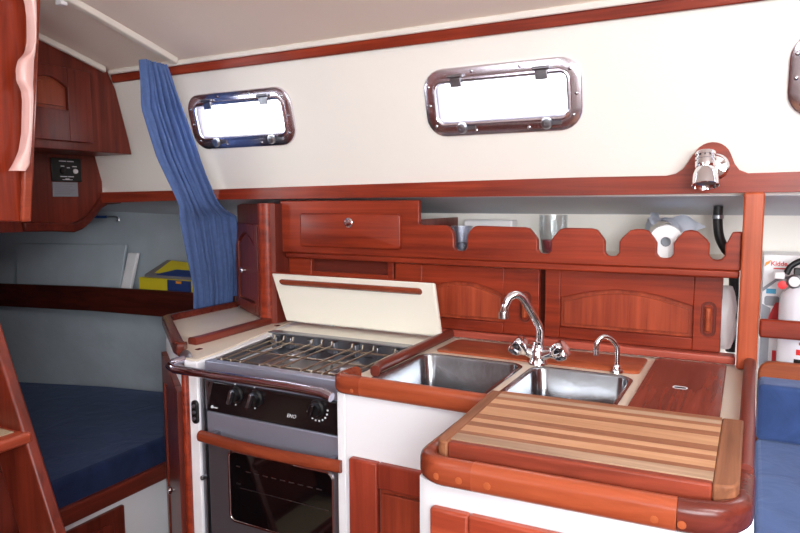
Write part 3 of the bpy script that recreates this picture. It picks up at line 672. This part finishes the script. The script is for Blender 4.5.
arched_door(fd, 0.36, 0.670, sk_, wood('door_red', (124, 44, 30), (164, 68, 48), 'Z'), wood('door_panel_red', (130, 50, 34), (176, 78, 52), 'Z'), sl=0.07, sr=0.07, sb=0.08, stp=0.055, rise=0.0, th=0.018, bev=0.004)
m = MB(); m.loft(W, [(0, 0.9225), (0, 0.926), (0.002, 0.9275)], 0.254, 0.076, 0.014, cx=-0.465, cy=1.624, cap0=True, cap1=True); m.build('inlay_board', WIN, sk_, smooth=True)

# double sink
ds = thing('double_sink', 'stainless steel double bowl sink set in the cream worktop', 'sink', (-0.47, 1.36, 0.77))
for nm, (x0, x1, y0, y1), dp in (('left', BA, 0.15), ('right', BBs, 0.16)):
    hw, hh = (x1-x0)/2, (y1-y0)/2; z = 0.9235
    m = MB(); m.loft(W, [(0.0, z-0.0005), (0.003, z+0.001), (0.008, z+0.0005), (0.011, z-0.004), (0.016, z-dp+0.03), (0.022, z-dp+0.012), (0.036, z-dp), (hw*0.7, z-dp-0.003)], hw, hh, 0.04, cx=(x0+x1)/2, cy=(y0+y1)/2, cap1=True)
    b = m.build('bowl', SINK, ds, smooth=True, ang=60)
    m = MB(); m.lathe(((x0+x1)/2, (y0+y1)/2, z-dp-0.002), (0, 0, 1), [(0.028, 0), (0.027, 0.003), (0.018, 0.003), (0.016, 0.001), (0.002, 0.0015)], 24); m.build('drain', CHR, b, smooth=True)

# mixer tap
def smooth_path(P, n=6):
    P = [V(p) for p in P]; out = []
    for i in range(len(P)-1):
        p0, p1, p2, p3 = P[max(0, i-1)], P[i], P[i+1], P[min(len(P)-1, i+2)]
        for k in range(n):
            t = k/n; out.append(0.5*((2*p1)+(p2-p0)*t+(2*p0-5*p1+4*p2-p3)*t*t+(-p0+3*p1-3*p2+p3)*t**3))
    out.append(P[-1]); return out
tp = thing('mixer_tap', 'chrome two handle mixer tap standing between the two sink bowls', 'tap', (-0.440, 1.555, 0.927))
m = MB(); m.lathe((-0.442, 1.540, 0.924), (0, 0, 1), [(0.024, 0), (0.023, 0.006), (0.019, 0.012), (0.018, 0.034), (0.015, 0.044), (0.013, 0.05)], 24)
for s in (-1, 1):
    m.tube([(-0.442, 1.540, 0.940), (-0.440+s*0.034, 1.532, 0.956)], [0.014, 0.011], 16)
m.build('body', CHR, tp, smooth=True, ang=50)
m = MB(); m.tube(smooth_path([(-0.439, 1.54, 0.970), (-0.438, 1.54, 0.995), (-0.438, 1.537, 1.010), (-0.442, 1.529, 1.025), (-0.459, 1.495, 1.075), (-0.466, 1.485, 1.090), (-0.477, 1.475, 1.098), (-0.490, 1.467, 1.092), (-0.498, 1.461, 1.074), (-0.501, 1.459, 1.056)]), 0.0095, 16)
m.lathe((-0.442, 1.54, 0.966), (0, 0, 1), [(0.014, 0), (0.014, 0.012), (0.010, 0.014)], 20)
sp = m.build('spout', CHR, tp, smooth=True, ang=50)
m = MB(); m.lathe((-0.5015, 1.459, 1.059), (0, 0, -1), [(0.012, 0), (0.0125, 0.004), (0.0125, 0.016), (0.009, 0.017)], 20); m.build('aerator', SS, sp, smooth=True)
for s in (-1, 1):
    d = V((s*(0.86 if s > 0 else 0.62), -0.12, 0.50)).normalized(); o_ = V((-0.438+s*0.026+0.004*s, 1.532, 0.950))
    a_ = d.orthogonal().normalized(); b_ = d.cross(a_)
    rs = []
    for r, h, lob in ((0.010, 0, 0), (0.013, 0.006, 0.0), (0.021, 0.014, 0.12), (0.024, 0.026, 0.16), (0.024, 0.036, 0.16), (0.020, 0.041, 0.1), (0.008, 0.042, 0)):
        rs.append([o_ + d*h + (a_*math.cos(q)+b_*math.sin(q))*r*(1+lob*math.cos(4*q)) for q in [2*PI*k/40 for k in range(40)]])
    m = MB(); m.rings(rs); m.build('tap_handle', CHR, tp, smooth=True, ang=50)
# small pump spout
ft = thing('small_spout', 'small chrome hooked water spout right of the mixer tap', 'tap', (-0.262, 1.545, 0.927))
m = MB(); m.tube(smooth_path([(-0.259, 1.545, 0.925), (-0.259, 1.545, 0.970), (-0.261, 1.543, 0.985), (-0.270, 1.534, 1.000), (-0.281, 1.523, 1.008), (-0.291, 1.515, 1.005), (-0.298, 1.510, 0.992), (-0.299, 1.509, 0.966)]), 0.006, 14); m.build('spout', CHR, ft, smooth=True)
m = MB(); m.lathe((-0.259, 1.545, 0.924), (0, 0, 1), [(0.016, 0), (0.015, 0.004), (0.009, 0.008), (0.008, 0.016), (0.006, 0.018)], 20); m.build('base', CHR, ft, smooth=True)

# flat wooden hatch board right of sink
hb = thing('locker_lid', 'flat dark varnished wooden locker lid right of the sink', 'wooden lid', (-0.115, 1.5, 0.923))
m = MB()
poly = [(-0.193, 1.20), (-0.035, 1.20), (-0.037, 1.69), (-0.044, 1.703), (-0.185, 1.703), (-0.193, 1.69)]
m.ex([(x, y, 0.9225) for x, y in poly], (0, 0, 0.008)); m.build('board', WHB, hb, bevel=0.002)
m = MB(); m.loft(W, [(0, 0.9302), (0.001, 0.9312), (0.003, 0.9306), (0.0035, 0.9302)], 0.015, 0.010, 0.009, cx=-0.116, cy=1.45, wrap=True); m.build('finger_ring', LGT, hb, smooth=True)
m = MB(); m.loft(W, [(0, 0.9302), (0, 0.9306)], 0.0115, 0.0065, 0.006, cx=-0.116, cy=1.45, cap0=True, cap1=True); m.build('finger_hole', DARK, hb)

# ------------------------------------------------------------------ butcher block cabinet
bc = thing('galley_end_cabinet', 'white galley cabinet with thick rounded teak rim under the chopping board', 'cabinet', (-0.2, 1.05, 0))
m = MB(); m.ex([(x, y, 0) for x, y in [(-0.431, 1.17), (-0.431, 0.885), (-0.427, 0.864), (-0.410, 0.855), (-0.06, 0.868), (-0.02, 0.885), (0.0, 0.92), (0.0, 1.735), (-0.005, 1.735), (-0.005, 1.17)]], (0, 0, 0.904)); m.build('body', WHP, bc, smooth=True)
m = MB(); m.box(-0.39, 0.0, 0.89, 1.178, 0.905, 0.922); m.build('worktop', LAM, bc)
L1 = [(-0.421, 1.155, Z0), (-0.417, 0.90, Z0)] + [(x, y, Z0) for x, y in arc(-0.379, 0.888, 0.038, 180, 268, 8)]
m = MB(); m.sweep(L1 + [(-0.335, 0.852, Z0)], 0.030, 0.042, 0.013); m.build('left_corner_piece', WCN, bc, smooth=True)
m = MB(); m.sweep([(-0.335, 0.852, Z0), (-0.067, 0.8635, Z0)], 0.030, 0.042, 0.013); m.build('front_rail', WLX, bc, smooth=True)
R1 = [(-0.067, 0.8635, Z0), (-0.05, 0.865, Z0)] + [(x, y, Z0) for x, y in arc(-0.046, 0.918, 0.050, -82, 0, 8)] + [(0.006, 1.0, Z0)]
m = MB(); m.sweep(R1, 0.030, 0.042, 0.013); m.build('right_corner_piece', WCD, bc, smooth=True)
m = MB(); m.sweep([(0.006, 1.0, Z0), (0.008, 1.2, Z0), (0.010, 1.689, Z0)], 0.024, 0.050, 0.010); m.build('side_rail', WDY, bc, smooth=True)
for x, y in ((-0.386, 0.8345), (-0.352, 0.8350), (-0.31, 0.8365), (-0.092, 0.8465), (-0.060, 0.8462)):
    m = MB(); m.lathe((x, y+0.002, 0.922 if x < -.2 else 0.920), (0, -1, 0), [(0.0055, 0), (0.005, 0.0012), (0.001, 0.0016)], 12)
    m.build('bung', BUNG, bc)
fd = F((-0.400, 0.856, 0.12), (1, 0.02, 0), (0, 0, 1))
arched_door(fd, 0.34, 0.750, bc, wood('end_door', (146, 58, 38), (184, 84, 56), 'X'), wood('end_panel', (140, 48, 26), (184, 78, 46), 'Z'), sl=0.06, sr=0.06, sb=0.08, stp=0.05, rise=0.0, th=0.016, bev=0.004)

bb = thing('chopping_board', 'thick striped butcher block chopping board on the galley end cabinet', 'chopping board', (-0.2, 1.02, 0.923))
FLc, BLc, BRc, FRc = V((-0.406, 0.870, 0)), V((-0.420, 1.157, 0)), V((0.003, 1.180, 0)), V((0.001, 0.892, 0))
def bil(u, v): return (FLc*(1-u)+FRc*u)*(1-v) + (BLc*(1-u)+BRc*u)*v
ZB0, ZB1 = 0.923, 0.962
def plank(m, u0, u1, v0, v1, z0=ZB0, z1=ZB1):
    m.ex([bil(u0, v0)+V((0, 0, z0)), bil(u1, v0)+V((0, 0, z0)), bil(u1, v1)+V((0, 0, z0)), bil(u0, v1)+V((0, 0, z0))], (0, 0, z1-z0))
m = MB()
cols = [3, 1, 0, 2, 1, 0, 1, 0, 0, 1, 0, 2, 1]
cols = [2, 1, 0, 1, 0, 1, 0, 0, 1, 0, 1, 2, 1]
vv = [0.055]; 
wds = [1.2, 0.6, 1.2, 0.9, 0.8, 1.1, 1.0, 0.9, 1.0, 1.1, 0.7, 0.9, 0.8]; tw = sum(wds)
for k, c in enumerate(cols):
    v0 = vv[-1]; v1 = v0 + wds[k]/tw*0.945; vv.append(v1); m.mi = c
    plank(m, 0.052, 0.925, v0, v1)
m.build('strip_panel', [WB1, WB2, WB3], bb)
m = MB(); plank(m, 0.052, 0.925, 0.0, 0.055, ZB0, ZB1-0.001); m.build('front_strip', WBF, bb, bevel=0.003)
m = MB()
c0 = [bil(0.003, 0.06), bil(0.012, 0.018), bil(0.035, 0.0), bil(0.0515, 0.0), bil(0.0515, 1), bil(0.0, 1)]
m.ex([p+V((0, 0, ZB0)) for p in c0], (0, 0, ZB1-ZB0)); m.build('end_cap', WBE, bb, bevel=0.003)
m = MB()
c0 = [bil(0.9255, 0.0), bil(0.965, 0.0), bil(0.99, 0.02), bil(1.0, 0.07), bil(1.0, 1), bil(0.9255, 1)]
m.ex([p+V((0, 0, ZB0)) for p in c0], (0, 0, ZB1-ZB0)); m.build('end_cap', WBE, bb, bevel=0.003)

# ------------------------------------------------------------------ reading lamp
rl = thing('reading_lamp', 'chrome swivel reading lamp mounted on the humped wooden rail', 'lamp', (-0.085, 1.67, 1.34))
m = MB(); m.lathe((-0.080, 1.705, 1.392), (0, -1, 0), [(0.030, 0), (0.030, 0.004), (0.026, 0.008), (0.024, 0.012), (0.012, 0.014), (0.010, 0.045)], 28); m.build('base', CHR, rl, smooth=True, ang=35)
m = MB(); ax = V((0.05, -0.34, -1)).normalized(); oo = V((-0.098, 1.646, 1.424))
m.lathe(oo, ax, [(0.012, 0), (0.0205, 0.002), (0.0215, 0.004), (0.0215, 0.010), (0.0195, 0.011), (0.0195, 0.014), (0.0215, 0.015), (0.0215, 0.020), (0.0195, 0.021), (0.0195, 0.024), (0.0215, 0.025), (0.0215, 0.036), (0.0200, 0.040), (0.0225, 0.045), (0.0262, 0.056), (0.0285, 0.080), (0.0268, 0.081), (0.0240, 0.070), (0.012, 0.056), (0.001, 0.055)], 32)
sh = m.build('lamp_head', CHR, rl, smooth=True, ang=35)
m = MB(); m.lathe(oo+ax*0.072, ax, [(0.0245, 0), (0.017, 0.002), (0.001, 0.003)], 24); m.build('lens', SSB, sh, smooth=True)
m = MB()
for a in (150, 180, 210, 240):
    for h in (0.0125, 0.0225, 0.007): m.lathe(oo+ax*h+V((0.0208*math.cos(math.radians(a+60)), -0.0208*abs(math.sin(math.radians(a+60))), 0)), V((math.cos(math.radians(a+60)), -abs(math.sin(math.radians(a+60))), 0)), [(0.002, 0), (0.0016, 0.0008)], 8)
m.build('vent_holes', BLK2, sh)

# ------------------------------------------------------------------ things on the galley shelf
tg = thing('glass_tumbler', 'tall clear glass tumbler standing on the galley shelf', 'glass', (-0.478, 1.79, 1.168))
m = MB(); m.lathe((-0.478, 1.79, 1.169), (0, 0, 1), [(0.001, 0.004), (0.027, 0.004), (0.036, 0.06), (0.0365, 0.108), (0.038, 0.108), (0.038, 0.06), (0.029, 0.0), (0.001, 0.0)], 32, False, False); m.build('glass', TUM, tg, smooth=True)
m = MB(); m.lathe((-0.478, 1.79, 1.174), (0, 0, 1), [(0.0265, 0), (0.032, 0.034), (0.001, 0.034)], 28); m.build('contents', PINK, tg, smooth=True)
bw = thing('clear_beaker', 'short clear cup with grey contents behind the leftmost notch', 'cup', (-0.745, 1.79, 1.168))
m = MB(); m.lathe((-0.742, 1.78, 1.169), (0, 0, 1), [(0.001, 0.003), (0.020, 0.003), (0.030, 0.074), (0.032, 0.074), (0.023, 0.0), (0.001, 0.0)], 28, False, False); m.build('cup', glassm('frosted', (0.9, 0.93, 1.0, 1), 0.3, 0.4), bw, smooth=True)
m = MB(); m.lathe((-0.742, 1.78, 1.1725), (0, 0, 1), [(0.0195, 0), (0.022, 0.022), (0.001, 0.024)], 20); m.build('contents', plain('grey_mix', (100, 104, 116), 0.5, var=0.6, vscale=120), bw, smooth=True)
m = MB(); m.box(-0.80, -0.64, 1.93, 1.985, 1.169, 1.256); o = m.build('white_container', WPL, bevel=0.006); tag(o, 'white plastic container at the back of the galley shelf, left end', 'container')
rp = thing('paper_roll', 'white paper roll lying on the galley shelf with plastic film over it', 'paper roll', (-0.19, 1.8, 1.168))
m = MB(); m.lathe((-0.186, 1.752, 1.213), (0, 1, 0), [(0.012, 0.0), (0.040, 0.0), (0.042, 0.004), (0.042, 0.09), (0.012, 0.09)], 36, False, False); m.build('roll', WPAPER, rp, smooth=True, ang=50)
m = MB(); m.lathe((-0.186, 1.753, 1.213), (0, 1, 0), [(0.012, 0.0), (0.012, 0.02), (0.001, 0.02)], 24, False, True); m.build('core', GRY, rp, smooth=True)
m = MB()
rows = []
for i in range(15):
    u = i/14; row = []
    for j in range(13):
        w_ = j/12; a = math.radians(165-150*u)
        r = 0.047 + 0.012*math.sin(5*u+3*w_)*0.6 + 0.004*math.sin(17*u+9*w_)
        row.append((-0.186+r*math.cos(a)*(1+0.5*w_*u), 1.755+w_*0.13, 1.213+r*math.sin(a)+0.018*w_+0.030*math.exp(-((u-0.12)/0.07)**2)))
    rows.append(row)
m.rings(rows, closed=False, cap0=False, cap1=False); o = m.build('film', plain('bag_film', (206, 212, 224), 0.35), rp, smooth=True, ang=180)
bh = thing('black_hose', 'black rubber hose with clamp dropping behind the galley shelf', 'hose', (-0.07, 1.86, 0.96))
m = MB(); m.tube(smooth_path([(-0.076, 1.86, 1.30), (-0.076, 1.86, 1.26), (-0.070, 1.86, 1.22), (-0.055, 1.86, 1.19), (-0.040, 1.86, 1.17), (-0.033, 1.86, 1.10), (-0.034, 1.86, 1.0), (-0.034, 1.86, 0.93)]), 0.0115, 14); m.build('hose', RUB, bh, smooth=True)
m = MB(); m.lathe((-0.076, 1.86, 1.268), (0, 0, 1), [(0.0125, 0), (0.0135, 0.001), (0.0135, 0.009), (0.0125, 0.010)], 20); m.build('clamp', SSB, bh, smooth=True)
# crumpled white bag in the gap right of the doors
m = MB(); rs = []
for i in range(13):
    z = 0.95+0.155*i/12; u = i/12
    rr = 0.024*math.sin(PI*(0.12+0.78*u))**0.6
    rs.append([(-0.047+rr*math.cos(q)*(1+.12*math.sin(5*q+u*9)), 1.800+rr*0.9*math.sin(q)*(1+.1*math.sin(4*q+u*7)), z) for q in [2*PI*k/24 for k in range(24)]])
m.rings(rs); o = m.build('plastic_bag', WPL, smooth=True, ang=180); tag(o, 'crumpled white plastic bag stuffed beside the right sliding door', 'bag')

# ------------------------------------------------------------------ settee and niche on the right
m = MB(); m.box(0.027, 1.5, 1.742, 1.99, 0.84, 0.858); o = m.build('niche_shelf', LAM); tag(o, 'cream shelf carrying the fire extinguisher and its carton', 'shelf')
m = MB(); m.box(0.026, 1.5, 1.712, 1.728, 1.000, 1.043); o = m.build('shelf_rail', WX, bevel=0.005); tag(o, 'wooden retaining rail in front of the fire extinguisher', 'rail')
m = MB()
pp = [(1.5, 0.62), (1.5, 0.945), (0.062, 0.945)] + arc(0.054, 0.918, 0.026, 90, 180, 6)[1:] + [(0.028, 0.62)]
m.ex([(x, 1.712, z) for x, z in pp], (0, 0.022, 0)); o = m.build('backrest_board', wood('backrest', (140, 68, 38), (180, 98, 60), 'X'), bevel=0.005); tag(o, 'varnished board with rounded corner behind the blue back cushion', 'board')
m = MB(); m.box(0.029, 0.9, 1.625, 1.710, 0.785, 0.912); o = m.build('back_cushion', CUSH, bevel=0.010, seg=4); tag(o, 'blue velour back cushion below the fire extinguisher niche', 'cushion')
m = MB(); m.box(0.029, 0.9, 0.60, 1.650, 0.68, 0.784); o = m.build('seat_cushion', CUSH, bevel=0.010, seg=4); tag(o, 'blue velour seat cushion right of the chopping board', 'cushion')
m = MB(); m.box(0.030, 0.9, 0.62, 1.70, 0, 0.68); o = m.build('settee', WHP); tag(o, 'white settee base carrying the blue seat cushion', 'seat base')
ct = thing('extinguisher_carton', 'white printed fire extinguisher carton standing in the right niche', 'box', (0.15, 1.9, 0.858))
m = MB(); m.box(0.030, 0.235, 1.850, 1.985, 0.859, 1.182); m.build('carton', WPL, ct, bevel=0.002)
fk = lambda a, b, c=0: V((a, 1.8495-c, b))
text('lettering', 'Kidde', 0.0150, lambda a, b, c: fk(a+0.0635, b+1.160, c), RED, ct, bold=True)
m = MB(); m.box(0.052, 0.090, 1.147, 1.150, 0, 0.0006, fk); m.build('logo_underline', RED, ct)
m = MB(); m.ex([fk(0.032, 1.152), fk(0.035, 1.163), fk(0.047, 1.169), fk(0.042, 1.160)], (0, -0.0006, 0)); m.build('logo_flame', ORG, ct)
m = MB(); m.ex([fk(0.031, 1.10), fk(0.06, 1.125), fk(0.10, 1.135), fk(0.10, 1.130), fk(0.06, 1.117), fk(0.031, 1.09)], (0, -0.0006, 0)); m.ex([fk(0.031, 0.90), fk(0.050, 0.90), fk(0.050, 1.05), fk(0.031, 1.06)], (0, -0.0006, 0)); m.loft(fk, [(0, 0), (0, 0.0007)], 0.016, 0.012, 0.006, cx=0.052, cy=1.068, cap0=True, cap1=True); m.build('grey_print', GRY, ct)
m = MB(); m.box(0.039, 0.060, 1.086, 1.098, 0, 0.0008, fk); m.build('blue_print', BLUP, ct)
m = MB(); m.ex([fk(0.042, 0.985), fk(0.047, 1.03), fk(0.060, 1.065), fk(0.088, 1.065), fk(0.088, 0.985)], (0, -0.0009, 0)); m.build('red_print', RED, ct)
m = MB(); m.ex([fk(0.058, 0.88), fk(0.058, 0.945), fk(0.068, 0.945), fk(0.068, 0.91), fk(0.076, 0.88)], (0, -0.0009, 0)); m.build('red_print', RED, ct)
ex_ = thing('fire_extinguisher', 'white fire extinguisher with black handle standing in front of its carton', 'fire extinguisher', (0.118, 1.79, 0.858))
EX, EY = 0.122, 1.790
m = MB(); m.lathe((EX, EY, 0.859), (0, 0, 1), [(0.053, 0), (0.057, 0.004), (0.057, 0.212), (0.053, 0.235), (0.040, 0.250), (0.026, 0.262), (0.016, 0.268), (0.015, 0.282)], 40); m.build('cylinder', EXW, ex_, smooth=True, ang=50)
m = MB(); m.lathe((EX, EY, 1.1320), (0, 0, 1), [(0.017, 0), (0.018, 0.004), (0.018, 0.020), (0.012, 0.028)], 24); m.box(EX-0.03, EX+0.012, EY-0.012, EY+0.012, 1.1400, 1.1570); m.build('valve', BLK2, ex_, bevel=0.002)
m = MB(); m.tube(smooth_path([(EX-0.045, EY, 1.1420), (EX-0.035, EY, 1.1620), (EX-0.008, EY, 1.1770), (EX+0.03, EY, 1.1800), (EX+0.07, EY, 1.1720)]), [0.007]*25, 12); m.build('handle', BLK2, ex_, smooth=True)
m = MB(); m.box(EX-0.070, EX-0.048, EY-0.012, EY+0.010, 1.1300, 1.1470); m.build('nozzle', WPL, ex_, bevel=0.003)
m = MB(); m.lathe((EX-0.026, EY-0.016, 1.1270), (-0.3, -1, 0), [(0.017, 0), (0.017, 0.008), (0.014, 0.010), (0.013, 0.008), (0.001, 0.008)], 28); gg = m.build('gauge', SSB, ex_, smooth=True)
m = MB(); m.lathe((EX-0.0288, EY-0.025, 1.1270), (-0.3, -1, 0), [(0.012, 0), (0.001, 0.0006)], 20); m.build('gauge_face', WPL, gg)
m = MB(); m.lathe((EX-0.052, EY-0.012, 1.117), (0, -1, 0), [(0.010, 0), (0.010, 0.004), (0.002, 0.005)], 16); m.build('pin_ring', RED, ex_, smooth=True)
def cyl(a, z, r=0.0574): 
    t_ = math.radians(a); return V((EX+r*math.cos(t_), EY+r*math.sin(t_), z))
m = MB()
def patch(m, a0, a1, z0, z1):
    rs = [[cyl(a0+(a1-a0)*k/6, z0), cyl(a0+(a1-a0)*k/6, z1)] for k in range(7)]
    m.rings(rs, closed=False, cap0=False, cap1=False)
patch(m, 246, 262, 0.930, 0.952); patch(m, 268, 284, 0.930, 0.952); m.build('black_print', BLK2, ex_)
m = MB(); patch(m, 250, 262, 0.962, 0.975); patch(m, 255, 290, 0.985, 0.992); m.build('red_marks', RED, ex_)

for o in bpy.data.objects:
    if '_w' in o: del o['_w']
